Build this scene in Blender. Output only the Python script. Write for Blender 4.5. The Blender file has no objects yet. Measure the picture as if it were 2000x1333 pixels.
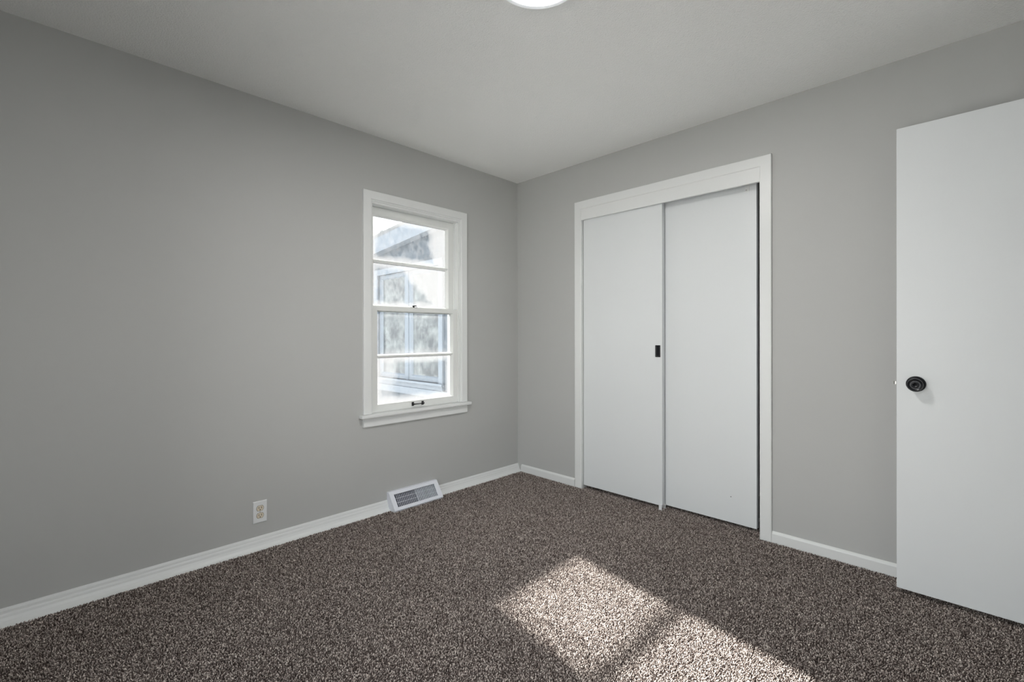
import bpy, bmesh, math, random
import numpy as np
from mathutils import Vector, Matrix

sc = bpy.context.scene
COL = sc.collection

# ------------------------------------------------------------------ camera
cam_d = bpy.data.cameras.new('camera')
cam_d.sensor_width = 36.0
cam_d.lens = 904.45 * 36.0 / 2000.0
cam_d.shift_y = -(666.5 - 658.157) / 2000.0
cam_d.clip_start = 0.02
cam = bpy.data.objects.new('camera', cam_d)
COL.objects.link(cam)
yaw, pit, rol = math.radians(134.6656), math.radians(-0.0904), math.radians(-0.0922)
F = Vector((math.cos(yaw) * math.cos(pit), math.sin(yaw) * math.cos(pit), math.sin(pit)))
R0 = Vector((math.sin(yaw), -math.cos(yaw), 0))
U0 = R0.cross(F)
Rv = R0 * math.cos(rol) + U0 * math.sin(rol)
Uv = -R0 * math.sin(rol) + U0 * math.cos(rol)
mw = Matrix((Rv, Uv, -F)).transposed().to_4x4()
mw.translation = Vector((2.7321, -2.8306, 1.1452))
cam.matrix_world = mw
sc.camera = cam

# ------------------------------------------------------------------ exposure
vs = sc.view_settings
vs.view_transform = 'Standard'
vs.look = 'None'
vs.gamma = 1.0
vs.use_curve_mapping = False
vs.exposure = 0.14
sc.cycles.max_bounces = 10
sc.cycles.diffuse_bounces = 7
sc.cycles.transparent_max_bounces = 12
sc.cycles.caustics_reflective = False
sc.cycles.caustics_refractive = False
sc.cycles.sample_clamp_indirect = 6.0
sc.cycles.use_denoising = True

# ------------------------------------------------------------------ world, sun
SKY = 4.6
world = bpy.data.worlds.new('sky')
sc.world = world
world.use_nodes = True
wn = world.node_tree.nodes
wl = world.node_tree.links
wn.clear()
wo = wn.new('ShaderNodeOutputWorld')
wb = wn.new('ShaderNodeBackground')
wg = wn.new('ShaderNodeNewGeometry')
ws = wn.new('ShaderNodeSeparateXYZ')
wr = wn.new('ShaderNodeValToRGB')
tc = wn.new('ShaderNodeTexCoord')
wl.new(tc.outputs['Generated'], ws.inputs[0])
wl.new(ws.outputs['Z'], wr.inputs[0])
wr.color_ramp.elements[0].position = 0.0
wr.color_ramp.elements[0].color = (1.0, 0.985, 0.96, 1)
wr.color_ramp.elements[1].position = 0.8
wr.color_ramp.elements[1].color = (0.84, 0.91, 1.0, 1)
wl.new(wr.outputs[0], wb.inputs['Color'])
wb.inputs['Strength'].default_value = SKY
wl.new(wb.outputs[0], wo.inputs['Surface'])

sun_d = bpy.data.lights.new('sun', 'SUN')
sun_d.energy = 93.0
sun_d.angle = math.radians(1.2)
sun_d.color = (1.0, 0.95, 0.88)
sun = bpy.data.objects.new('sun', sun_d)
COL.objects.link(sun)
hz = math.radians(-8.65)
sdir = Vector((math.cos(hz), math.sin(hz), -0.518)).normalized()
sun.rotation_euler = sdir.to_track_quat('-Z', 'Y').to_euler()
sun.location = (-8, 2, 6)

# ------------------------------------------------------------------ materials
def mat(name, base, rough=0.5, spec=0.5, metal=0.0, bump=None, var=None, emit=None):
    """bump=(scale, strength, distance); var=(scale, amount) gentle mottling of the paint itself"""
    m = bpy.data.materials.new(name)
    m.use_nodes = True
    nt = m.node_tree
    b = nt.nodes['Principled BSDF']
    b.inputs['Base Color'].default_value = (*base, 1)
    b.inputs['Roughness'].default_value = rough
    b.inputs['Specular IOR Level'].default_value = spec
    b.inputs['Metallic'].default_value = metal
    co = nt.nodes.new('ShaderNodeTexCoord')
    if var:
        n = nt.nodes.new('ShaderNodeTexNoise')
        n.inputs['Scale'].default_value = var[0]
        n.inputs['Detail'].default_value = 3
        nt.links.new(co.outputs['Object'], n.inputs['Vector'])
        r = nt.nodes.new('ShaderNodeMapRange')
        r.inputs['To Min'].default_value = 1 - var[1]
        r.inputs['To Max'].default_value = 1 + var[1]
        nt.links.new(n.outputs['Fac'], r.inputs['Value'])
        mx = nt.nodes.new('ShaderNodeVectorMath')
        mx.operation = 'SCALE'
        mx.inputs[0].default_value = base
        nt.links.new(r.outputs[0], mx.inputs['Scale'])
        nt.links.new(mx.outputs[0], b.inputs['Base Color'])
    if bump:
        n = nt.nodes.new('ShaderNodeTexNoise')
        n.inputs['Scale'].default_value = bump[0]
        n.inputs['Detail'].default_value = 2.5
        nt.links.new(co.outputs['Object'], n.inputs['Vector'])
        bp = nt.nodes.new('ShaderNodeBump')
        bp.inputs['Strength'].default_value = bump[1]
        bp.inputs['Distance'].default_value = bump[2]
        nt.links.new(n.outputs['Fac'], bp.inputs['Height'])
        nt.links.new(bp.outputs[0], b.inputs['Normal'])
    if emit:
        b.inputs['Emission Color'].default_value = (*emit[0], 1)
        b.inputs['Emission Strength'].default_value = emit[1]
    return m

M = {}
M['wall'] = mat('greige_wall_paint', (0.466, 0.471, 0.462), 0.55, 0.35, bump=(260, 0.12, 0.001), var=(1.1, 0.012))
M['ceiling'] = mat('stippled_ceiling_paint', (0.915, 0.92, 0.91), 0.8, 0.2, bump=(165, 0.8, 0.0035))
M['trim'] = mat('white_trim_paint', (0.74, 0.755, 0.75), 0.32, 0.45, bump=(40, 0.03, 0.001), var=(3.0, 0.012))
M['door'] = mat('white_door_paint', (0.71, 0.735, 0.745), 0.38, 0.45, bump=(16, 0.04, 0.001), var=(2.2, 0.012))
M['sash'] = mat('white_sash_paint', (0.76, 0.775, 0.76), 0.32, 0.45, bump=(60, 0.05, 0.001))
M['black'] = mat('black_metal', (0.008, 0.009, 0.012), 0.28, 0.5, 0.3)
M['blackm'] = mat('black_iron', (0.012, 0.012, 0.013), 0.5, 0.5, 0.2)
M['nickel'] = mat('satin_nickel', (0.42, 0.41, 0.39), 0.3, 0.5, 1.0)
M['plate'] = mat('white_plastic', (0.74, 0.755, 0.76), 0.3, 0.5)
M['almond'] = mat('almond_plastic', (0.66, 0.59, 0.47), 0.35, 0.5)
M['slot'] = mat('dark_slot', (0.01, 0.01, 0.01), 0.8, 0.1)
M['vent'] = mat('white_enamel_steel', (0.76, 0.78, 0.84), 0.3, 0.5, 0.0)
M['duct'] = mat('galvanised_duct', (0.22, 0.23, 0.27), 0.6, 0.3)
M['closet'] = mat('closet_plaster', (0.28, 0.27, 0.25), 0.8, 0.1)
M['rim'] = mat('lamp_rim_glowing_acrylic', (0.82, 0.84, 0.86), 0.35, 0.4, emit=((0.93, 0.98, 1.0), 0.33))
M['lens'] = mat('lamp_lens', (0.9, 0.9, 0.9), 0.5, 0.2, emit=((1.0, 0.975, 0.95), 90.0))
M['snow'] = mat('thin_snow_on_ground', (0.24, 0.24, 0.24), 0.7, 0.2, bump=(2.5, 0.7, 0.1), var=(0.8, 0.05))
M['siding_trim'] = mat('white_exterior_paint', (0.23, 0.26, 0.30), 0.5, 0.3)
M['roof'] = mat('grey_shingle', (0.10, 0.10, 0.11), 0.9, 0.1)
M['exterior'] = mat('exterior_siding', (0.5, 0.52, 0.53), 0.7, 0.2)

def siding():
    m = mat('grey_blue_siding', (0.10, 0.12, 0.145), 0.6, 0.3, var=(9, 0.35))
    nt = m.node_tree
    b = nt.nodes['Principled BSDF']
    w = nt.nodes.new('ShaderNodeTexWave')
    w.wave_type = 'BANDS'
    w.bands_direction = 'Z'
    w.wave_profile = 'SAW'
    w.inputs['Scale'].default_value = 1.3
    co = nt.nodes.new('ShaderNodeTexCoord')
    nt.links.new(co.outputs['Object'], w.inputs['Vector'])
    bp = nt.nodes.new('ShaderNodeBump')
    bp.inputs['Distance'].default_value = 0.02
    bp.inputs['Strength'].default_value = 0.8
    nt.links.new(w.outputs['Fac'], bp.inputs['Height'])
    nt.links.new(bp.outputs[0], b.inputs['Normal'])
    return m
M['siding'] = siding()

def dark_glass():
    m = mat('dark_window_glass', (0.10, 0.115, 0.12), 0.08, 0.7)
    nt = m.node_tree
    b = nt.nodes['Principled BSDF']
    co = nt.nodes.new('ShaderNodeTexCoord')
    n = nt.nodes.new('ShaderNodeTexNoise')
    n.inputs['Scale'].default_value = 7
    n.inputs['Detail'].default_value = 8
    n.inputs['Roughness'].default_value = 0.7
    nt.links.new(co.outputs['Object'], n.inputs['Vector'])
    r = nt.nodes.new('ShaderNodeValToRGB')
    r.color_ramp.elements[0].position = 0.38
    r.color_ramp.elements[0].color = (0.055, 0.065, 0.075, 1)
    r.color_ramp.elements[1].position = 0.66
    r.color_ramp.elements[1].color = (0.26, 0.28, 0.28, 1)
    nt.links.new(n.outputs['Fac'], r.inputs[0])
    nt.links.new(r.outputs[0], b.inputs['Base Color'])
    return m
M['dark_glass'] = dark_glass()

def dirty_glass(name, base, edge, right, seed, tint=(0.66, 0.68, 0.69), grime=(0.12, 0.121, 0.124), left=None):
    """window glass with a whitish film of frost and grime: base film, extra near the edges and to one side"""
    m = bpy.data.materials.new(name)
    m.use_nodes = True
    nt = m.node_tree
    N, L = nt.nodes, nt.links
    N.clear()
    out = N.new('ShaderNodeOutputMaterial')
    tr = N.new('ShaderNodeBsdfTransparent')
    tr.inputs['Color'].default_value = (*tint, 1)
    gl = N.new('ShaderNodeBsdfGlossy')
    gl.inputs['Roughness'].default_value = 0.02
    fr = N.new('ShaderNodeFresnel')
    fr.inputs['IOR'].default_value = 1.45
    mx = N.new('ShaderNodeMixShader')
    L.new(fr.outputs[0], mx.inputs[0]); L.new(tr.outputs[0], mx.inputs[1]); L.new(gl.outputs[0], mx.inputs[2])
    tl = N.new('ShaderNodeBsdfTranslucent')
    tl.inputs['Color'].default_value = (*grime, 1)
    df = N.new('ShaderNodeBsdfDiffuse')
    df.inputs['Color'].default_value = (*grime, 1)
    m2 = N.new('ShaderNodeMixShader')
    m2.inputs[0].default_value = 0.35
    L.new(tl.outputs[0], m2.inputs[1]); L.new(df.outputs[0], m2.inputs[2])
    m3 = N.new('ShaderNodeMixShader')
    L.new(mx.outputs[0], m3.inputs[1]); L.new(m2.outputs[0], m3.inputs[2])
    L.new(m3.outputs[0], out.inputs['Surface'])
    co = N.new('ShaderNodeTexCoord')
    sp = N.new('ShaderNodeSeparateXYZ')
    L.new(co.outputs['Generated'], sp.inputs[0])     # Y across, Z up, both 0..1 over the pane
    def math_(op, a, b=None, c=None):
        n = N.new('ShaderNodeMath'); n.operation = op
        for i, v in enumerate((a, b, c)):
            if v is None: continue
            if isinstance(v, (int, float)): n.inputs[i].default_value = v
            else: L.new(v, n.inputs[i])
        return n.outputs[0]
    def noise(scale, detail, stretch=(1, 1, 1), off=0.0):
        mp = N.new('ShaderNodeMapping')
        mp.inputs['Scale'].default_value = stretch
        mp.inputs['Location'].default_value = (seed + off, seed * 1.7, seed * 0.3)
        L.new(co.outputs['Object'], mp.inputs['Vector'])
        n = N.new('ShaderNodeTexNoise'); n.inputs['Scale'].default_value = scale; n.inputs['Detail'].default_value = detail
        n.inputs['Roughness'].default_value = 0.65
        L.new(mp.outputs[0], n.inputs['Vector'])
        return n.outputs['Fac']
    y, z = sp.outputs['Y'], sp.outputs['Z']
    big = noise(4.0, 3)
    fine = noise(60.0, 6, (1, 1, 0.5), 3)
    streak = noise(9.0, 6, (1, 2.2, 1.0), 7)
    dy = math_('MINIMUM', y, math_('SUBTRACT', 1.0, y))
    dz = math_('MULTIPLY', math_('MINIMUM', z, math_('SUBTRACT', 1.0, z)), 0.55)
    dd = math_('ADD', math_('MINIMUM', dy, dz), math_('MULTIPLY', math_('SUBTRACT', big, 0.5), 0.10))
    ed = N.new('ShaderNodeMapRange'); ed.inputs['From Min'].default_value = 0.0; ed.inputs['From Max'].default_value = 0.085
    ed.inputs['To Min'].default_value = edge; ed.inputs['To Max'].default_value = 0.0; L.new(dd, ed.inputs['Value'])
    # wiped patch: a diagonal boundary, film stays beyond it on the +Y side
    dg = math_('ADD', math_('ADD', y, math_('MULTIPLY', z, right[1])), math_('MULTIPLY', math_('SUBTRACT', big, 0.5), 0.35))
    rt = N.new('ShaderNodeMapRange'); rt.inputs['From Min'].default_value = right[2]; rt.inputs['From Max'].default_value = right[2] + 0.10
    rt.inputs['To Max'].default_value = right[0]; L.new(dg, rt.inputs['Value'])
    film = math_('ADD', math_('MULTIPLY', math_('ADD', streak, math_('SUBTRACT', fine, 0.5)), base), math_('MAXIMUM', ed.outputs[0], rt.outputs[0]))
    if left:
        lt = N.new('ShaderNodeMapRange'); lt.inputs['From Min'].default_value = left[1] - 0.08; lt.inputs['From Max'].default_value = left[1] + 0.03
        lt.inputs['To Min'].default_value = left[0]; lt.inputs['To Max'].default_value = 0.0
        L.new(math_('ADD', y, math_('MULTIPLY', math_('SUBTRACT', big, 0.5), 0.45)), lt.inputs['Value'])
        film = math_('ADD', film, lt.outputs[0])
    film = math_('ADD', film, math_('MULTIPLY', math_('SUBTRACT', fine, 0.5), 0.25))
    cl = N.new('ShaderNodeClamp'); cl.inputs['Min'].default_value = 0.02; cl.inputs['Max'].default_value = 0.85
    L.new(film, cl.inputs['Value']); L.new(cl.outputs[0], m3.inputs[0])
    return m
# top to bottom: four panes
M['glass_a'] = dirty_glass('frosted_glass_top', 0.13, 0.38, (0.36, 0.10, 0.84), 1.3)
M['glass_b'] = dirty_glass('frosted_glass_upper', 0.15, 0.34, (0.40, 0.44, 0.76), 4.1)
M['glass_c'] = dirty_glass('smeared_glass_lower', 0.03, 0.14, (0.10, 0.0, 0.92), 7.7)
M['glass_d'] = dirty_glass('smeared_glass_bottom', 0.06, 0.38, (0.14, 0.0, 0.90), 9.2, left=(0.20, 0.24))
M['clear'] = dirty_glass('clear_glass', 0.02, 0.05, (0.0, 0.0, 2.0), 2.2, tint=(0.95, 0.96, 0.96))

def carpet_mat():
    m = mat('twist_pile_yarn', (0.1, 0.1, 0.1), 0.9, 0.1)
    nt = m.node_tree
    b = nt.nodes['Principled BSDF']
    at = nt.nodes.new('ShaderNodeAttribute')
    at.attribute_name = 'tone'
    r = nt.nodes.new('ShaderNodeValToRGB')
    e = r.color_ramp.elements
    e[0].position = 0.0; e[0].color = (0.050, 0.037, 0.033, 1)
    e[1].position = 1.0; e[1].color = (0.84, 0.755, 0.685, 1)
    for p, c in ((0.20, (0.122, 0.095, 0.085)), (0.52, (0.325, 0.275, 0.25)), (0.78, (0.59, 0.52, 0.475))):
        x = e.new(p); x.color = (*c, 1)
    nt.links.new(at.outputs['Fac'], r.inputs[0])
    nt.links.new(r.outputs[0], b.inputs['Base Color'])
    return m
M['yarn'] = carpet_mat()
M['backing'] = mat('carpet_backing', (0.10, 0.085, 0.078), 0.95, 0.05)

# ------------------------------------------------------------------ mesh helpers
def build(name, bm, m, parent=None, smooth=False, bevel=0.0, segs=2, loc=None):
    me = bpy.data.meshes.new(name)
    bmesh.ops.recalc_face_normals(bm, faces=bm.faces)
    if smooth:
        for f in bm.faces: f.smooth = True
    bm.to_mesh(me); bm.free()
    o = bpy.data.objects.new(name, me)
    me.materials.append(m)
    COL.objects.link(o)
    if parent: o.parent = parent
    if bevel:
        md = o.modifiers.new('bevel', 'BEVEL'); md.width = bevel; md.segments = segs
        md.limit_method = 'ANGLE'; md.angle_limit = math.radians(40)
        md.harden_normals = False
    return o

def box(bm, x0, x1, y0, y1, z0, z1):
    v = [bm.verts.new((x, y, z)) for x in (x0, x1) for y in (y0, y1) for z in (z0, z1)]
    for f in ((0, 1, 3, 2), (4, 6, 7, 5), (0, 4, 5, 1), (2, 3, 7, 6), (0, 2, 6, 4), (1, 5, 7, 3)):
        bm.faces.new([v[i] for i in f])
    return v

def one_box(name, m, parent, *b, bevel=0.0, segs=2):
    bm = bmesh.new(); box(bm, *b)
    return build(name, bm, m, parent, bevel=bevel, segs=segs)

def grid_slab(bm, us, vs_, holes, t0, t1, place):
    """slab cut in cells by us/vs_; holes: set of (i,j) left open; place(u,v,t)->xyz"""
    V = {}
    def vert(i, j, k):
        if (i, j, k) not in V: V[(i, j, k)] = bm.verts.new(place(us[i], vs_[j], (t0, t1)[k]))
        return V[(i, j, k)]
    nu, nv = len(us) - 1, len(vs_) - 1
    solid = lambda i, j: 0 <= i < nu and 0 <= j < nv and (i, j) not in holes
    for i in range(nu):
        for j in range(nv):
            if not solid(i, j): continue
            for k in (0, 1):
                bm.faces.new([vert(i, j, k), vert(i + 1, j, k), vert(i + 1, j + 1, k), vert(i, j + 1, k)])
            for (a, b, di, dj) in (((i, j), (i + 1, j), 0, -1), ((i, j + 1), (i + 1, j + 1), 0, 1), ((i, j), (i, j + 1), -1, 0), ((i + 1, j), (i + 1, j + 1), 1, 0)):
                if not solid(i + di, j + dj):
                    bm.faces.new([vert(*a, 0), vert(*b, 0), vert(*b, 1), vert(*a, 1)])

def prism(bm, pts, place, t0, t1):
    """closed outline pts (a,b) swept from t0 to t1; place(a,b,t)->xyz"""
    A = [bm.verts.new(place(a, b, t0)) for a, b in pts]
    B = [bm.verts.new(place(a, b, t1)) for a, b in pts]
    n = len(pts)
    bm.faces.new(A); bm.faces.new(B[::-1])
    for i in range(n):
        bm.faces.new([A[i], A[(i + 1) % n], B[(i + 1) % n], B[i]])

def lathe(bm, prof, c, axis, n=48):
    """profile (r, h) turned about axis through c"""
    ax = Vector(axis).normalized()
    u = ax.orthogonal().normalized(); w = ax.cross(u)
    rings = []
    for r, h in prof:
        if r < 1e-6: rings.append([bm.verts.new(Vector(c) + ax * h)])
        else: rings.append([bm.verts.new(Vector(c) + ax * h + (u * math.cos(2 * math.pi * k / n) + w * math.sin(2 * math.pi * k / n)) * r) for k in range(n)])
    for a, b in zip(rings, rings[1:]):
        for k in range(n):
            q = [a[k % len(a)], a[(k + 1) % len(a)], b[(k + 1) % len(b)], b[k % len(b)]]
            q2 = []
            for v in q:
                if v not in q2: q2.append(v)
            if len(q2) > 2: bm.faces.new(q2)

def frame_sweep(bm, prof, corners, place):
    """mitred frame: prof (offset inward d, height h), corners rectangle (u0,u1,v0,v1), place(u,v,h)"""
    u0, u1, v0, v1 = corners
    loops = []
    for d, h in prof:
        loops.append([bm.verts.new(place(u, v, h)) for u, v in ((u0 + d, v0 + d), (u1 - d, v0 + d), (u1 - d, v1 - d), (u0 + d, v1 - d))])
    n = len(prof)
    for i in range(n):
        a, b = loops[i], loops[(i + 1) % n]
        for k in range(4):
            bm.faces.new([a[k], a[(k + 1) % 4], b[(k + 1) % 4], b[k]])

def u_sweep(bm, prof, corners, place):
    """three sided casing (two legs and a head), mitred at the top corners, legs end square at v0"""
    u0, u1, v0, v1 = corners
    path = []
    for d, h in prof:
        path.append([bm.verts.new(place(u, v, h)) for u, v in ((u0 + d, v0), (u0 + d, v1 - d), (u1 - d, v1 - d), (u1 - d, v0))])
    n = len(prof)
    for i in range(n):
        a, b = path[i], path[(i + 1) % n]
        for k in range(3):
            bm.faces.new([a[k], a[k + 1], b[k + 1], b[k]])
    bm.faces.new([p[0] for p in path]); bm.faces.new([p[3] for p in path][::-1])

def empty(name, loc):
    o = bpy.data.objects.new(name, None)
    o.location = loc; o.empty_display_size = 0.1
    COL.objects.link(o)
    return o

def adopt(parent, *objs):
    """parent while keeping world placement (meshes are made in world coordinates)"""
    bpy.context.view_layer.update()
    for o in objs:
        o.parent = parent
        o.matrix_parent_inverse = parent.matrix_world.inverted()

def structure(o, label=None):
    o['kind'] = 'structure'
    if label: o['label'] = label
    return o

def thing(o, label, cat, group=None):
    o['label'] = label; o['category'] = cat
    if group: o['group'] = group
    return o

# ------------------------------------------------------------------ room shell
XR, YF, H = 3.28, -3.25, 2.44
WY0, WY1, WZ0, WZ1 = -1.366, -0.612, 0.625, 2.018       # rough opening in the left wall
bm = bmesh.new()
grid_slab(bm, [YF - 0.12, WY0, WY1, 0.87], [-0.1, WZ0, WZ1, H + 0.12], {(1, 1)}, -0.15, 0.0, lambda u, v, t: (t, u, v))
structure(build('wall_left', bm, M['wall']), 'greige painted wall with the window')
CX0, CX1, CZ = 0.672, 1.897, 2.095                       # closet opening
bm = bmesh.new()
grid_slab(bm, [0.0, CX0 - 0.012, CX1 + 0.012, XR], [-0.1, 0.0, CZ + 0.012, H + 0.12], {(1, 1)}, 0.0, 0.115, lambda u, v, t: (u, t, v))
structure(build('wall_back', bm, M['wall']), 'greige painted wall with the closet')
bm = bmesh.new()                                         # doorway to the hall, behind the open door
W3 = (-2.95, -1.70, 0.60, 2.05)
grid_slab(bm, [YF - 0.12, W3[0], W3[1], -0.93, -0.125, 0.115], [-0.1, 0.0, W3[2], 2.085, W3[3], H + 0.12], {(1, 2), (1, 3), (3, 1), (3, 2)}, XR, XR + 0.12, lambda u, v, t: (t, u, v))
structure(build('wall_right', bm, M['wall']), 'greige painted wall with the doorway')
W2 = (0.70, 2.85, 0.06, 1.98)
HP = [(0, YF), (XR, YF), (XR, -1.25), (XR + 1.3, -1.25), (XR + 1.3, 0.87), (0, 0.87)]
bm = bmesh.new()
grid_slab(bm, [0.0, W2[0], W2[1], XR], [-0.1, W2[2], W2[3], H + 0.12], {(1, 1)}, YF - 0.12, YF, lambda u, v, t: (u, t, v))
structure(build('wall_front', bm, M['wall']), 'greige painted wall behind the viewpoint')
bm = bmesh.new(); prism(bm, HP, lambda p, q, t: (p, q, t), H, H + 0.12)
structure(build('ceiling', bm, M['ceiling']), 'white stippled ceiling')
bm = bmesh.new(); prism(bm, HP, lambda p, q, t: (p, q, t), -0.1, 0.0)
structure(build('floor', bm, M['backing']), 'floor under the carpet')
# closet interior and hall beyond the doorway
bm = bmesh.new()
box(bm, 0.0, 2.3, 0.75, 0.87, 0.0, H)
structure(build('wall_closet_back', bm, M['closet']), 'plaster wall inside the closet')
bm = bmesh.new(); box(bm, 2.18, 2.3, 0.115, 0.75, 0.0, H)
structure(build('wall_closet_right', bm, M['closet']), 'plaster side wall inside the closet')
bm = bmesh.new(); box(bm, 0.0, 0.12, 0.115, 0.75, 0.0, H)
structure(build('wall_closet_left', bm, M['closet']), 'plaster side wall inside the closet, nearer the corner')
bm = bmesh.new(); box(bm, XR + 1.18, XR + 1.3, -1.25, 0.87, 0.0, H)
structure(build('wall_hall', bm, M['wall']), 'greige hall wall beyond the doorway')
bm = bmesh.new(); box(bm, XR + 0.12, XR + 1.18, 0.75, 0.87, 0.0, H)
structure(build('wall_hall_end', bm, M['wall']), 'greige wall at the end of the hall')
bm = bmesh.new(); box(bm, XR + 0.12, XR + 1.18, -1.25, -1.13, 0.0, H)
structure(build('wall_hall_front', bm, M['wall']), 'greige wall at the near end of the hall')

# ------------------------------------------------------------------ carpet pile
def carpet():
    rng = np.random.default_rng(7)
    x0, x1, y0, y1 = 0.016, XR - 0.004, YF + 0.004, 0.74
    pitch = 0.0047
    gx = np.arange(x0, x1, pitch); gy = np.arange(y0, y1, pitch)
    X, Y = np.meshgrid(gx, gy)
    X = X.ravel(); Y = Y.ravel()
    n = X.size
    X = X + rng.uniform(-.5, .5, n) * pitch; Y = Y + rng.uniform(-.5, .5, n) * pitch
    keep = (X > 0.016) & (X < XR - 0.006) & (Y > YF + 0.006)
    keep &= (Y < -0.016) | ((X > CX0 + 0.006) & (X < CX1 - 0.006) & (Y < 0.3))
    keep &= ~(X < 0.049)
    keep &= ~((X < 0.096) & (Y > -1.2455) & (Y < -0.8535))
    X = X[keep]; Y = Y[keep]; n = X.size
    # slow waves in pile direction and tone, as vacuuming leaves them
    def wave(a, b, c, s): return np.sin(X * a + Y * b + c) * s
    lean_a = wave(2.1, 1.3, 0.4, 1.2) + wave(-3.7, 4.4, 1.9, 0.9) + rng.normal(0, 1.3, n)
    lean = 0.0032 * rng.uniform(0.2, 1.0, n)
    h = 0.0095 + rng.normal(0, 0.0012, n) + wave(9, 5, 0, 0.0004) + wave(-6, 11, 2, 0.0004)
    r = 0.0023 * rng.uniform(0.75, 1.15, n)
    ph = rng.uniform(0, 6.283, n)
    dx = np.cos(lean_a) * lean; dy = np.sin(lean_a) * lean
    P = np.zeros((n, 6, 3), np.float32)
    P[:, 0] = np.stack([X, Y, np.full(n, 0.0003)], 1)
    for k in range(4):
        a = ph + k * math.pi / 2
        el = np.where(k % 2 == 0, 1.25, 0.8)
        P[:, 1 + k, 0] = X + dx * 0.6 + np.cos(a) * r * el
        P[:, 1 + k, 1] = Y + dy * 0.6 + np.sin(a) * r * el
        P[:, 1 + k, 2] = h * 0.62 + rng.uniform(-1, 1, n) * 0.0008
    P[:, 5, 0] = X + dx * 1.3; P[:, 5, 1] = Y + dy * 1.3; P[:, 5, 2] = h
    tri = np.array([[0, 2, 1], [0, 3, 2], [0, 4, 3], [0, 1, 4], [5, 1, 2], [5, 2, 3], [5, 3, 4], [5, 4, 1]], np.int32)
    I = (np.arange(n, dtype=np.int32)[:, None, None] * 6 + tri[None]).reshape(-1)
    nt_ = n * 8
    me = bpy.data.meshes.new('carpet_pile')
    me.vertices.add(n * 6); me.vertices.foreach_set('co', P.reshape(-1))
    me.loops.add(nt_ * 3); me.loops.foreach_set('vertex_index', I)
    me.polygons.add(nt_)
    me.polygons.foreach_set('loop_start', np.arange(0, nt_ * 3, 3, dtype=np.int32))
    me.update(calc_edges=True)
    me.polygons.foreach_set('use_smooth', np.ones(nt_, bool))
    tone = np.clip(rng.beta(1.5, 1.9, n) + rng.normal(0, .03, n), 0, 1).astype(np.float32)
    at = me.attributes.new('tone', 'FLOAT', 'POINT')
    at.data.foreach_set('value', np.repeat(tone, 6))
    me.materials.append(M['yarn'])
    o = bpy.data.objects.new('carpet_pile', me)
    COL.objects.link(o)
    o['kind'] = 'stuff'
    thing(o, 'speckled brown-grey twist pile carpet covering the floor', 'carpet')
carpet()

# ------------------------------------------------------------------ baseboards
PL = [(0, 0.001), (0.050, 0.001), (0.051, 0.004), (0.0475, 0.007), (0.034, 0.012), (0.024, 0.022), (0.019, 0.033), (0.0175, 0.042), (0.016, 0.0455), (0.0125, 0.047), (0.0115, 0.0485),
      (0.0105, 0.0575), (0.009, 0.060), (0.007, 0.064), (0.0035, 0.0662), (0, 0.0662)]
for a, b in ((YF, -1.2428), (-0.8562, -0.0)):
    bm = bmesh.new()
    prism(bm, PL, lambda p, q, t: (p, t, q), a, b)
    structure(build('baseboard_left', bm, M['trim']), 'white moulded baseboard under the window wall')
PB = [(0, 0.001), (0.0145, 0.001), (0.0145, 0.054), (0.0125, 0.058), (0.006, 0.064), (0.002, 0.066), (0, 0.066)]
for a, b in ((0.0515, 0.608), (1.957, XR)):
    bm = bmesh.new()
    prism(bm, PB, lambda p, q, t: (t, -p, q), a, b)
    structure(build('baseboard_back', bm, M['trim']), 'white baseboard along the closet wall')
bm = bmesh.new()
prism(bm, PB, lambda p, q, t: (XR - p, t, q), YF, -0.99)
structure(build('baseboard_right', bm, M['trim']), 'white baseboard')
for a, b in ((0.052, W2[0] - 0.056), (W2[1] + 0.056, XR - 0.015)):
    bm = bmesh.new()
    prism(bm, PB, lambda p, q, t: (t, YF + p, q), a, b)
    structure(build('baseboard_front', bm, M['trim']), 'white baseboard')

# ------------------------------------------------------------------ closet trim and doors
CP = [(0, 0), (0, 0.012), (0.003, 0.0145), (0.052, 0.0145), (0.055, 0.0135), (0.0575, 0.011), (0.0575, 0)]
bm = bmesh.new()
u_sweep(bm, [(d * 1.05, h) for d, h in CP], (0.611, 1.9555, 0.002, 2.1495), lambda u, v, h: (u, -h, v))
tr1 = structure(build('trim_1', bm, M['trim']), 'white casing around the closet opening')
bm = bmesh.new()                      # jambs and head lining
box(bm, CX0 - 0.012, CX0, 0.0, 0.115, 0.002, CZ)
j1 = build('side_jamb', bm, M['trim']); bm = bmesh.new()
box(bm, CX1 - 0.004, CX1 + 0.012, 0.0, 0.115, 0.002, CZ)
j2 = build('side_jamb', bm, M['trim']); bm = bmesh.new()
box(bm, CX0 - 0.012, CX1 + 0.012, 0.0, 0.115, CZ, CZ + 0.012)
j3 = build('head_jamb', bm, M['trim'])
fas = one_box('head_fascia', M['trim'], None, CX0 - 0.0005, CX1 - 0.0015, -0.0115, 0.006, 2.008, 2.0905, bevel=0.0012)
trk = one_box('door_track', M['nickel'], None, CX0 + 0.002, CX1 - 0.006, 0.016, 0.1, 2.050, 2.070)
adopt(tr1, j1, j2, j3, fas, trk)

d1 = structure(build('door_1', (lambda b: (box(b, CX0 + 0.006, 1.3035, 0.010, 0.044, 0.030, 2.045), b)[1])(bmesh.new()), M['door'], bevel=0.0015), 'flat white sliding closet door in front, with the black finger pull')
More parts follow.
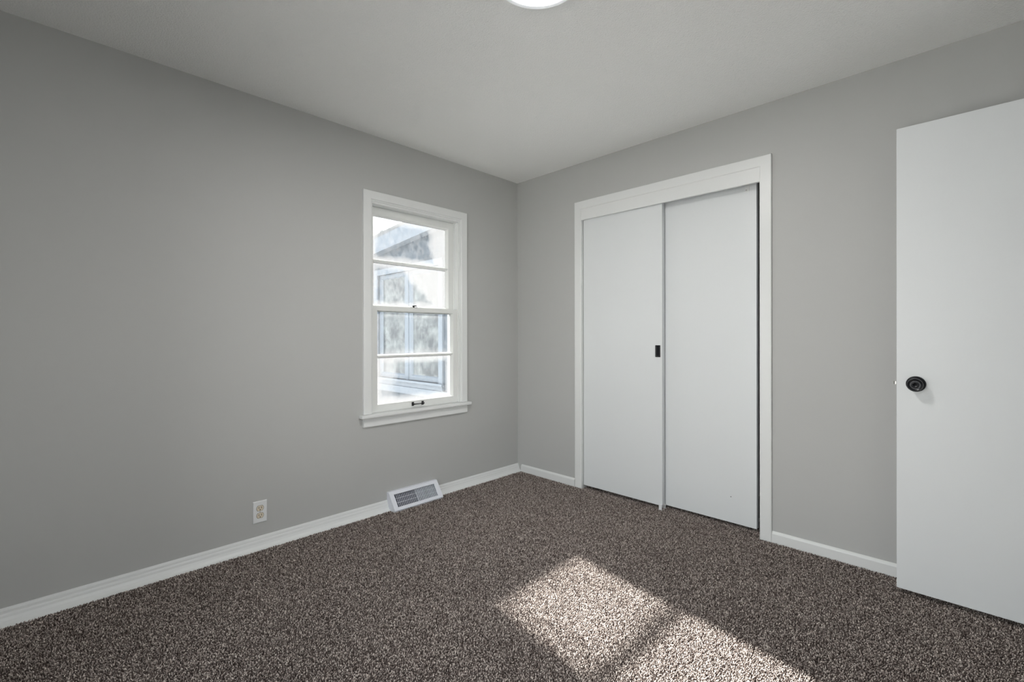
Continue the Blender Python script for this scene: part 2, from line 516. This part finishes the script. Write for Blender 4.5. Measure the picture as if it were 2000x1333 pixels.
# recessed rectangular finger pull (a shallow cup in its own plate)
px0, px1, pz0, pz1 = 1.2555, 1.2905, 1.005, 1.083
bm = bmesh.new()
frame_sweep(bm, [(0, 0.0095), (0, -0.0018), (0.0008, -0.0026), (0.005, -0.0026), (0.0065, -0.001), (0.0068, 0.0095)], (px0, px1, pz0, pz1), lambda u, v, h: (u, h + 0.010, v))
pull = build('finger_pull', bm, M['black'])
bm = bmesh.new()
box(bm, px0 + 0.006, px1 - 0.006, 0.0165, 0.019, pz0 + 0.006, pz1 - 0.006)
cup = build('pull_cup', bm, M['black'])
# pull cup is let into the door face: cut the door there
cut = bmesh.new(); box(cut, px0 + 0.0066, px1 - 0.0066, 0.0, 0.0166, pz0 + 0.0066, pz1 - 0.0066)
def carve(o, cutter_bm):
    me = bpy.data.meshes.new('cutter'); cutter_bm.to_mesh(me); cutter_bm.free()
    c = bpy.data.objects.new('cutter', me); COL.objects.link(c)
    md = o.modifiers.new('cut', 'BOOLEAN'); md.object = c; md.solver = 'EXACT'
    bpy.context.view_layer.update()
    dg = bpy.context.evaluated_depsgraph_get()
    new = bpy.data.meshes.new_from_object(o.evaluated_get(dg))
    o.modifiers.clear(); o.data = new
    bpy.data.objects.remove(c)
carve(d1, cut)
adopt(d1, pull); adopt(pull, cup)

d2 = structure(build('door_2', (lambda b: (box(b, 1.262, 1.8585, 0.060, 0.094, 0.026, 2.045), b)[1])(bmesh.new()), M['door'], bevel=0.0012), 'flat white sliding closet door set behind, by the dark gap')
# roller hanger plate at the top right corner of the rear door
bm = bmesh.new(); box(bm, 1.796, 1.820, 0.0580, 0.060, 1.982, 2.042)
hp = build('hanger_plate', bm, M['trim'], bevel=0.001)
bm = bmesh.new(); lathe(bm, [(0, 0.0015), (0.003, 0.001), (0.0035, 0), (0.0035, -0.001)], (1.803, 0.0580, 1.996), (0, -1, 0), 16)
hs = build('screw_head', bm, M['nickel'], smooth=True)
bm = bmesh.new(); lathe(bm, [(0, 0.0005), (0.0022, 0.0004), (0.0028, 0), (0.0028, -0.0003)], (1.715, 0.060, 0.180), (0, -1, 0), 10)
hole = build('nail_hole', bm, M['slot'])
adopt(d2, hp, hole); adopt(hp, hs)

# small white floor guide between the two sliding doors
bm = bmesh.new()
box(bm, 1.283, 1.306, -0.004, 0.105, 0.001, 0.006)
fg = build('door_guide', bm, M['plate'], bevel=0.001)
thing(fg, 'small white floor guide under the meeting edge of the sliding closet doors', 'door guide')
bm = bmesh.new(); box(bm, 1.284, 1.305, -0.003, 0.008, 0.0062, 0.040)
gt = build('guide_tab', bm, M['plate'], bevel=0.002)
bm = bmesh.new(); box(bm, 1.284, 1.305, 0.0455, 0.0585, 0.0062, 0.034)
gt2 = build('guide_tab', bm, M['plate'], bevel=0.001)
adopt(fg, gt, gt2)

# ------------------------------------------------------------------ window in the left wall
win = structure(empty('window_1', (0, -0.99, 0.66)), 'white double-hung window with frosty panes')
T, S = M['trim'], M['sash']
JY0, JY1, JZ0, JZ1 = -1.350, -0.628, 0.640, 2.003
parts = []
# jamb liner box through the wall
bm = bmesh.new()
frame_sweep(bm, [(0, 0.0), (0, -0.150), (0.016, -0.150), (0.016, 0.0)], (WY0, WY1, WZ0, WZ1), lambda u, v, h: (h, u, v))
parts.append(build('window_frame', bm, T))
# casing: flat board with a stepped inner edge
WC = [(0, 0), (0, 0.014), (0.002, 0.0165), (0.004, 0.0175), (0.050, 0.0175), (0.0525, 0.0165), (0.054, 0.0145), (0.054, 0.008), (0.062, 0.007), (0.0625, 0)]
bm = bmesh.new()
u_sweep(bm, WC, (-1.4115, -0.5655, 0.648, 2.0775), lambda u, v, h: (h, u, v))
parts.append(build('casing', bm, T))
# stool with rounded nose, and apron
bm = bmesh.new()
box(bm, 0.0005, 0.045, -1.438, -0.545, 0.626, 0.647)
parts.append(build('window_sill', bm, T, bevel=0.005, segs=3))
bm = bmesh.new()
box(bm, -0.060, 0.003, JY0 + 0.001, JY1 - 0.001, 0.628, 0.6465)
parts.append(build('sill_board', bm, T))
bm = bmesh.new()
prism(bm, [(0.0005, 0.566), (0.013, 0.566), (0.0155, 0.570), (0.0155, 0.612), (0.012, 0.616), (0.012, 0.6255), (0.0005, 0.6255)], lambda a, b, t: (a, t, b), -1.4115, -0.5655)
parts.append(build('apron', bm, T))
# inner stops and parting beads
def bead(name, x0, x1, w, z0=JZ0 + 0.008, z1=JZ1):
    bm = bmesh.new()
    u_sweep(bm, [(0, x1), (0, x0), (w, x0), (w, x1)], (JY0, JY1, z0, z1 + w), lambda u, v, h: (h, u, v))
    return build(name, bm, T, bevel=0.0012)
parts.append(bead('inner_stop', -0.0165, -0.002, 0.010))
parts.append(bead('parting_bead', -0.0605, -0.0525, 0.012))
parts.append(bead('outer_stop', -0.112, -0.0985, 0.022))
bm = bmesh.new()                      # outer sill sloping out
prism(bm, [(-0.060, 0.6465), (-0.060, 0.628), (-0.23, 0.590), (-0.23, 0.612)], lambda a, b, t: (a, t, b), JY0 + 0.001, JY1 - 0.001)
parts.append(build('outer_sill', bm, T))
adopt(win, *parts)

def sash(name, x0, x1, y0, y1, z0, z1, left, right, top, bot, mz, mats):
    """x0 outer face, x1 room face. rails and stiles with bevelled glazing edge, one muntin bar, two panes"""
    gx = x0 + 0.006
    bm = bmesh.new()
    # mitre-free: outline ring built as four sided frame with different member widths
    o4 = (y0, y1, z0, z1)
    i4 = (y0 + left, y1 - right, z0 + bot, z1 - top)
    def loop(r, x): return [bm.verts.new((x, u, v)) for u, v in ((r[0], r[2]), (r[1], r[2]), (r[1], r[3]), (r[0], r[3]))]
    b = 0.0075
    ib = (i4[0] + b, i4[1] - b, i4[2] + b, i4[3] - b)
    im = (i4[0] + 0.002, i4[1] - 0.002, i4[2] + 0.002, i4[3] - 0.002)
    Ls = [loop(o4, x0), loop(o4, x1), loop(i4, x1), loop(im, x1 - 0.004), loop(ib, gx + 0.0008), loop(ib, x0)]
    for i in range(len(Ls)):
        a, c = Ls[i], Ls[(i + 1) % len(Ls)]
        for k in range(4): bm.faces.new([a[k], a[(k + 1) % 4], c[(k + 1) % 4], c[k]])
    so = build(name, bm, S)
    bm = bmesh.new()
    prism(bm, [(x1 - 0.003, mz - 0.003), (x1 - 0.003, mz + 0.003), (x1 - 0.007, mz + 0.0055), (gx + 0.001, mz + 0.0115), (x0, mz + 0.0115), (x0, mz - 0.0115), (gx + 0.001, mz - 0.0115), (x1 - 0.007, mz - 0.0055)],
          lambda a, c, t: (a, t, c), ib[0] - 0.004, ib[1] + 0.004)
    mu = build('muntin', bm, S)
    ps = []
    for (a, c, m) in ((mz + 0.010, ib[3] + 0.002, mats[0]), (ib[2] - 0.002, mz - 0.010, mats[1])):
        bm = bmesh.new(); box(bm, gx - 0.003, gx, ib[0] - 0.002, ib[1] + 0.002, a, c)
        ps.append(build('pane', bm, M[m]))
    adopt(so, mu, *ps)
    return so
up = sash('upper_sash', -0.098, -0.0615, JY0 + 0.001, JY1 - 0.0045, 1.318, JZ1 - 0.003, 0.045, 0.052, 0.046, 0.030, 1.648, ('glass_a', 'glass_b'))
lo = sash('lower_sash', -0.0515, -0.0175, JY0 + 0.001, JY1 - 0.001, JZ0 + 0.008, 1.343, 0.050, 0.045, 0.028, 0.047, 1.013, ('glass_c', 'glass_d'))
adopt(win, up, lo)
# sash lock on the meeting rail
bm = bmesh.new()
lathe(bm, [(0, 0), (0.011, 0), (0.011, 0.004), (0.008, 0.007), (0.006, 0.011), (0, 0.012)], (-0.034, -1.012, 1.3432), (0, 0, 1), 20)
box(bm, -0.046, -0.022, -1.037, -0.987, 1.3432, 1.3462)
lk = build('sash_lock', bm, M['blackm'], bevel=0.001)
bm = bmesh.new()
prism(bm, [(-0.012, -0.004), (0.016, -0.003), (0.024, 0.0), (0.016, 0.005), (-0.010, 0.005)], lambda a, c, t: (-0.034 + t, -1.008 + a, 1.356 + c * 0.8), -0.005, 0.005)
lk2 = build('lock_lever', bm, M['blackm'], bevel=0.001)
# small black pull handle on the bottom rail
bm = bmesh.new()
HX, HZ = -0.0175, 0.6745
for yy in (-1.030, -0.949):
    box(bm, HX, HX + 0.003, yy - 0.009, yy + 0.009, HZ - 0.013, HZ + 0.013)
    box(bm, HX + 0.002, HX + 0.016, yy - 0.005, yy + 0.005, HZ - 0.005, HZ + 0.005)
n = 9
prev = None
for i in range(n):
    t = i / (n - 1); yy = -1.032 + t * 0.085
    r = 0.0032 + 0.0018 * abs(2 * t - 1) ** 2
    xx = HX + 0.018 + 0.004 * math.sin(math.pi * t)
    ring = [bm.verts.new((xx + r * math.cos(a), yy, HZ + r * math.sin(a) + 0.0025 * (abs(2 * t - 1) ** 2 - 1) * -0.0)) for a in [k * math.pi / 4 for k in range(8)]]
    if prev:
        for k in range(8): bm.faces.new([prev[k], prev[(k + 1) % 8], ring[(k + 1) % 8], ring[k]])
    else: bm.faces.new(ring)
    prev = ring
bm.faces.new(prev[::-1])
hd = build('sash_handle', bm, M['blackm'], bevel=0.0008)
adopt(lo, lk, lk2, hd)

# unseen windows added behind and beside the viewpoint to bring in more daylight
def added_window(name, label, rect, place, m):
    a, b, c, d = rect
    w = structure(empty(name, place((a + b) / 2, c, 0)), label)
    bm = bmesh.new()
    frame_sweep(bm, [(0, 0.0), (0, -0.12), (0.03, -0.12), (0.03, 0.0)], rect, place)
    fr = build('window_frame', bm, T)
    bm = bmesh.new()
    frame_sweep(bm, [(0, 0), (0, 0.015), (0.06, 0.015), (0.06, 0)], (a - 0.055, b + 0.055, max(c - 0.055, 0.014), d + 0.055), place)
    ca = build('casing', bm, T)
    mid = (a + b) / 2
    bm = bmesh.new()
    prism(bm, [(mid - 0.02, c + 0.03), (mid + 0.02, c + 0.03), (mid + 0.02, d - 0.03), (mid - 0.02, d - 0.03)], place, -0.08, -0.04)
    mu = build('mullion', bm, T)
    ps = []
    for u0, u1 in ((a + 0.031, mid - 0.021), (mid + 0.021, b - 0.031)):
        bm = bmesh.new()
        prism(bm, [(u0, c + 0.031), (u1, c + 0.031), (u1, d - 0.031), (u0, d - 0.031)], place, -0.062, -0.058)
        ps.append(build('pane', bm, M['clear']))
    adopt(w, fr, ca, mu, *ps)
added_window('added_window_2', 'white glazed patio door, unseen, added behind the viewpoint to let in daylight', W2, lambda u, v, h: (u, YF + h, v), T)
added_window('added_window_3', 'white window, unseen, added to the right of the viewpoint to let in daylight', W3, lambda u, v, h: (XR - h, u, v), T)

# ------------------------------------------------------------------ open hinged door
DX0, DY0, DY1, DZ0, DZ1 = 2.5015, -0.1745, -0.1395, 0.0285, 2.0585
d3 = structure(one_box('door_3', M['door'], None, DX0, DX0 + 0.762, DY0, DY1, DZ0, DZ1, bevel=0.002), 'flat white door standing open in front of the back wall, with a black knob')
kc = (2.5665, DY0, 0.9345)
def knob(c, ax):
    bm = bmesh.new()
    lathe(bm, [(0, 0.0), (0.0335, 0.0), (0.0335, 0.004), (0.0315, 0.0075), (0.026, 0.0095), (0.0, 0.0095)], c, ax, 56)
    ro = build('rosette', bm, M['black'], smooth=False, bevel=0.0008)
    bm = bmesh.new()
    lathe(bm, [(0, 0.0096), (0.0135, 0.0096), (0.0125, 0.020), (0.0135, 0.026), (0.020, 0.030), (0.0255, 0.036), (0.0268, 0.043), (0.0262, 0.050), (0.0245, 0.0535), (0.0235, 0.0535),
               (0.022, 0.0515), (0.012, 0.0500), (0.0105, 0.0515), (0.0085, 0.0515), (0.007, 0.0495), (0.0022, 0.0490), (0.0018, 0.0470), (0, 0.0470)], c, ax, 64)
    kn = build('door_knob', bm, M['black'], smooth=True)
    adopt(kn, ro)
    return kn
k1 = knob(kc, (0, -1, 0))
k2 = knob((kc[0], DY1, kc[2]), (0, 1, 0))
one = one_box('latch_plate', M['nickel'], None, DX0 - 0.0002, DX0 + 0.0015, -0.1695, -0.1445, 0.905, 0.962, bevel=0.0005)
bm = bmesh.new()
prism(bm, [(0, -0.1640), (-0.006, -0.1640), (-0.0115, -0.153), (-0.0115, -0.1500), (0, -0.1500)], lambda a, b_, t: (DX0 - 0.001 + a, b_, t), 0.9275, 0.9415)
lb = build('latch_bolt', bm, M['nickel'], bevel=0.0008)
hg = []
for z in (0.25, 1.05, 1.83):
    bm = bmesh.new()
    lathe(bm, [(0, 0), (0.0055, 0), (0.0055, 0.089), (0, 0.089)], (DX0 + 0.7615 + 0.006, DY1 - 0.0005, z), (0, 0, 1), 16)
    hg.append(build('hinge', bm, M['black'], smooth=False))
adopt(d3, k1, k2, one, *hg); adopt(one, lb)
# doorway casing
bm = bmesh.new()
u_sweep(bm, [(d_ - 0.055, h) for d_, h in CP], (-0.93, -0.125, 0.002, 2.085), lambda u, v, h: (XR - h, u, v))
structure(build('trim_2', bm, M['trim']), 'white casing around the doorway')

# ------------------------------------------------------------------ electrical outlet
OY0, OY1, OZ0, OZ1 = -2.045, -1.975, 0.1385, 0.2555
oc = ((OY0 + OY1) / 2, (OZ0 + OZ1) / 2)
bm = bmesh.new()
def ring4(i, x): return [bm.verts.new((x, u, v)) for u, v in ((OY0 + i, OZ0 + i), (OY1 - i, OZ0 + i), (OY1 - i, OZ1 - i), (OY0 + i, OZ1 - i))]
Rs = [ring4(0, 0.0005), ring4(0, 0.0025), ring4(0.0015, 0.0045), ring4(0.0045, 0.0058)]
for a_, b_ in zip(Rs, Rs[1:]):
    for k in range(4): bm.faces.new([a_[k], a_[(k + 1) % 4], b_[(k + 1) % 4], b_[k]])
bm.faces.new(Rs[-1]); bm.faces.new(Rs[0][::-1])
plate = build('electrical_outlet', bm, M['plate'])
thing(plate, 'white duplex electrical outlet low on the wall left of the window', 'outlet')
kids = []
for dz in (0.0195, -0.0195):
    # round receptacle with flattened top and bottom
    pts = []
    for k in range(40):
        a_ = k * math.pi / 20
        pts.append((oc[0] + 0.0172 * math.cos(a_), oc[1] + dz + max(-0.0138, min(0.0138, 0.0172 * math.sin(a_)))))
    bm = bmesh.new(); prism(bm, pts, lambda p, q, t: (t, p, q), 0.0050, 0.0074)
    rc = build('receptacle', bm, M['almond'], bevel=0.0007)
    bm = bmesh.new(); prism(bm, [(oc[0] + (p - oc[0]) * 1.07, oc[1] + dz + (q - oc[1] - dz) * 1.08) for p, q in pts], lambda p, q, t: (t, p, q), 0.0056, 0.0061)
    gr = build('gap_ring', bm, M['slot'])
    sl = []
    for dy_, hh in ((-0.0063, 0.0038), (0.0063, 0.0048)):
        bm = bmesh.new(); box(bm, 0.0066, 0.0076, oc[0] + dy_ - 0.0012, oc[0] + dy_ + 0.0012, oc[1] + dz + 0.0035 - hh, oc[1] + dz + 0.0035 + hh)
        sl.append(build('slot', bm, M['slot']))
    bm = bmesh.new(); lathe(bm, [(0, 0), (0.0026, 0), (0.0026, 0.001), (0, 0.001)], (0.0066, oc[0], oc[1] + dz - 0.0078), (1, 0, 0), 14)
    sl.append(build('ground_hole', bm, M['slot']))
    adopt(rc, *sl, gr)
    kids.append(rc)
bm = bmesh.new(); lathe(bm, [(0, 0.0012), (0.0022, 0.001), (0.003, 0), (0.003, -0.0008)], (0.0058, oc[0], oc[1]), (1, 0, 0), 16)
sw = build('screw', bm, M['nickel'], smooth=True)
adopt(plate, sw, *kids)

# ------------------------------------------------------------------ baseboard register
VY0, VY1 = -1.2425, -0.8565
TX, TZ, BX, BZ = 0.022, 0.1165, 0.100, 0.0145      # front face: top edge (TX,TZ), foot (BX,BZ)
reg = empty('floor_register', (0.04, (VY0 + VY1) / 2, 0.0))
thing(reg, 'white metal slatted heating register on the baseboard below the window', 'vent')
bm = bmesh.new()                                     # side cheeks, top ledge, foot
for ya, yb in ((VY0, VY0 + 0.0015), (VY1 - 0.0015, VY1)):
    prism(bm, [(0.001, 0.0015), (BX - 0.006, 0.0015), (BX - 0.004, BZ), (TX - 0.002, TZ - 0.001), (0.001, TZ - 0.001)], lambda p, q, t: (p, t, q), ya, yb)
prism(bm, [(0.001, TZ + 0.0015), (0.001, TZ), (TX, TZ), (TX, TZ + 0.0015)], lambda p, q, t: (p, t, q), VY0, VY1)
prism(bm, [(BX - 0.006, 0.002), (BX - 0.0045, 0.002), (BX - 0.0045, BZ), (BX - 0.006, BZ)], lambda p, q, t: (p, t, q), VY0 + 0.0015, VY1 - 0.0015)
prism(bm, [(0.001, 0.002), (0.003, 0.002), (0.003, TZ), (0.001, TZ)], lambda p, q, t: (p, t, q), VY0 + 0.0015, VY1 - 0.0015)
hs_ = build('housing', bm, M['vent'])
fd = Vector((BX - TX, 0, BZ - TZ)); FL = fd.length; fd.normalize()
fn = Vector((-fd.z, 0, fd.x))                        # outward normal (+x,+z)
if fn.x < 0: fn = -fn
def fpt(s, y_, h): return Vector((TX, y_, TZ)) + fd * s + fn * h
GY0, GY1, G0, G1 = VY0 + 0.031, VY1 - 0.034, 0.021, FL - 0.021
bm = bmesh.new()
grid_slab(bm, [VY0, GY0, GY1, VY1], [0, G0, G1, FL], {(1, 1)}, 0.0, 0.0018, lambda u, v, t: fpt(v, u, t))
fp = build('face_plate', bm, M['vent'], bevel=0.0006)
adopt(reg, hs_, fp)
NS = 25
pitch = (GY1 - GY0) / NS
slats = []
for i in range(NS + 1):
    yc = GY0 + i * pitch
    ang = math.radians(-30 if i < NS * 0.5 else 6)  # slats fan one way on the left half and the other on the right
    bm = bmesh.new()
    dvec = Vector((0, math.sin(ang), 0)) + fn * math.cos(ang)
    nv = dvec.cross(fd).normalized() * 0.0006
    L_ = 0.0095 if i else 0.004
    if i == 0: dvec = fn
    top = [fpt(G0, yc, 0.001), fpt(G1, yc, 0.001)]
    v = []
    for s_ in (1, -1):
        v.append([bm.verts.new(top[0] + nv * s_), bm.verts.new(top[1] + nv * s_), bm.verts.new(top[1] - dvec * L_ + nv * s_), bm.verts.new(top[0] - dvec * L_ + nv * s_)])
    bm.faces.new(v[0]); bm.faces.new(v[1][::-1])
    for k in range(4): bm.faces.new([v[0][k], v[0][(k + 1) % 4], v[1][(k + 1) % 4], v[1][k]])
    slats.append(build('slat', bm, M['vent']))
for s_ in (G0 + (G1 - G0) / 3, G0 + 2 * (G1 - G0) / 3):
    bm = bmesh.new()
    pr = [(s_ - 0.0007, 0.0016), (s_ + 0.0007, 0.0016), (s_ + 0.0007, 0.0), (s_ - 0.0007, 0.0)]
    prism(bm, pr, lambda p, q, t: fpt(p, t, q), GY0, GY1)
    slats.append(build('cross_bar', bm, M['vent']))
bm = bmesh.new()                                     # dark damper behind the slats
prism(bm, [(G0 - 0.004, -0.020), (G1 + 0.004, -0.020), (G1 + 0.004, -0.019), (G0 - 0.004, -0.019)], lambda p, q, t: fpt(p, t, q), GY0 - 0.026, GY1 + 0.026)
dp = build('damper', bm, M['duct'])
adopt(reg, dp); adopt(fp, *slats)

# ------------------------------------------------------------------ ceiling light
LC = (1.647, -1.594)
lamp = empty('ceiling_light', (LC[0], LC[1], H))
thing(lamp, 'round flush ceiling light with a glowing white lens', 'ceiling light')
bm = bmesh.new()
lathe(bm, [(0.130, 0.0005), (0.163, 0.0005), (0.165, 0.004), (0.165, 0.018), (0.162, 0.022), (0.146, 0.0235), (0.1435, 0.0225), (0.1435, 0.012), (0.130, 0.012), (0.130, 0.0005)], (LC[0], LC[1], H), (0, 0, -1), 96)
rm = build('rim', bm, M['rim'], smooth=False)
bm = bmesh.new()
lathe(bm, [(0, 0.0135), (0.143, 0.0135), (0.143, 0.0215), (0.12, 0.0226), (0.07, 0.0233), (0, 0.0236)], (LC[0], LC[1], H), (0, 0, -1), 96)
ln = build('lens', bm, M['lens'], smooth=True)
adopt(lamp, rm, ln)
# ------------------------------------------------------------------ outside: snow and the wing of the house
rng = random.Random(3)
bm = bmesh.new()
NG = 60
g = [[bm.verts.new((-14 + 24 * i / NG if False else -16 + 30 * i / NG, -16 + 30 * j / NG, -0.55 + rng.uniform(-0.04, 0.04))) for j in range(NG + 1)] for i in range(NG + 1)]
for i in range(NG):
    for j in range(NG):
        bm.faces.new([g[i][j], g[i + 1][j], g[i + 1][j + 1], g[i][j + 1]])
gd = structure(build('ground', bm, M['snow'], smooth=True), 'snow-covered ground outside')
bm = bmesh.new(); prism(bm, HP, lambda p, q, t: (p, q, t), -0.7, -0.102)
structure(build('wall_foundation', bm, M['exterior']), 'foundation of the house')
bm = bmesh.new(); box(bm, -0.35, XR + 1.5, YF - 0.30, 1.2, H + 0.125, H + 0.16)
structure(build('roof', bm, M['roof']), 'roof over the room')

WY = 0.30
wing = empty('house_wing', (-2.6, WY, -0.55))
thing(wing, 'pale blue-white wing of the house with two-light window, seen through the frosty panes', 'building')
zt = lambda x, off=0.0: 2.48 + 0.094 * x + off      # slope of the shed roof along x
WX0, WX1 = -5.0, -0.16
wx = [WX0, -2.86, -1.50, WX1]
wz = [-0.6, 0.60, 1.95]
bm = bmesh.new()
ys = (WY, WY + 0.12)
# front wall with an opening, sloped top
V = {}
def wv(x, z, k):
    key = (round(x, 4), round(z, 4), k)
    if key not in V: V[key] = bm.verts.new((x, ys[k], z))
    return V[key]
cells = []
for i in range(3):
    for j in range(3):
        if (i, j) == (1, 1): continue
        xa, xb = wx[i], wx[i + 1]
        za = wz[j]
        q = [(xa, za), (xb, za), (xb, wz[j + 1] if j < 2 else zt(xb)), (xa, wz[j + 1] if j < 2 else zt(xa))]
        for k in (0, 1): bm.faces.new([wv(p[0], p[1], k) for p in q])
for (p, q) in (((wx[1], wz[1]), (wx[2], wz[1])), ((wx[2], wz[1]), (wx[2], wz[2])), ((wx[2], wz[2]), (wx[1], wz[2])), ((wx[1], wz[2]), (wx[1], wz[1]))):
    bm.faces.new([wv(*p, 0), wv(*q, 0), wv(*q, 1), wv(*p, 1)])
ww = build('wall', bm, M['siding'])
bm = bmesh.new(); box(bm, WX0, WX0 + 0.12, WY + 0.12, 3.0, -0.6, 2.07)
ww2 = build('end_wall', bm, M['siding'])
bm = bmesh.new()
prism(bm, [(WX0 - 0.25, zt(WX0 - 0.25, 0.0)), (WX1, zt(WX1, 0.0)), (WX1, zt(WX1, 0.12)), (WX0 - 0.25, zt(WX0 - 0.25, 0.12))], lambda a, b_, t: (a, t, b_), WY - 0.08, 3.1)
rf = build('roof_slab', bm, M['siding_trim'])
bm = bmesh.new()
prism(bm, [(WX0 - 0.25, zt(WX0 - 0.25, 0.0)), (WX1, zt(WX1, 0.0)), (WX1, zt(WX1, 0.19)), (WX0 - 0.25, zt(WX0 - 0.25, 0.19))], lambda a, b_, t: (a, t, b_), WY - 0.105, WY - 0.082)
rk = build('rake_board', bm, M['siding_trim'])
bm = bmesh.new()
prism(bm, [(WX0 - 0.25, zt(WX0 - 0.25, 0.13)), (WX1, zt(WX1, 0.13)), (WX1, zt(WX1, 0.30)), (WX0 - 0.25, zt(WX0 - 0.25, 0.30))], lambda a, b_, t: (a, t, b_), WY - 0.05, 3.1)
sn = build('roof_snow', bm, M['snow'], bevel=0.03)
# casing, sill band, corner board
bm = bmesh.new()
frame_sweep(bm, [(0, 0.0), (0, 0.022), (0.075, 0.022), (0.075, 0.0)], (-2.93, -1.43, 0.53, 2.02), lambda u, v, h: (u, WY - h, v))
wf = build('window_casing', bm, M['siding_trim'])
bm = bmesh.new(); box(bm, -4.9, WX1, WY - 0.035, WY - 0.001, 0.445, 0.528)
sb = build('sill_band', bm, M['siding_trim'])
bm = bmesh.new(); box(bm, -2.96, -1.40, WY - 0.055, WY - 0.024, 0.585, 0.612)
sl_ = build('window_sill', bm, M['siding_trim'], bevel=0.004)
lites = []
for u0, u1 in ((-2.855, -2.20), (-2.15, -1.505)):
    bm = bmesh.new()
    frame_sweep(bm, [(0, 0.0), (0, 0.035), (0.045, 0.035), (0.050, 0.030), (0.062, 0.012), (0.062, 0.0)], (u0, u1, 0.615, 1.945), lambda u, v, h: (u, WY + 0.05 - h, v))
    fr_ = build('window_frame', bm, M['siding_trim'])
    bm = bmesh.new(); box(bm, u0 + 0.060, u1 - 0.060, WY + 0.038, WY + 0.042, 0.675, 1.885)
    pn = build('pane', bm, M['dark_glass'])
    adopt(fr_, pn)
    lites.append(fr_)
bm = bmesh.new(); box(bm, -2.1995, -2.1505, WY + 0.005, WY + 0.06, 0.612, 1.948)
mul = build('mullion', bm, M['siding_trim'])
adopt(wing, ww, ww2, rf, rk, sn, wf, sb, sl_, mul, *lites)
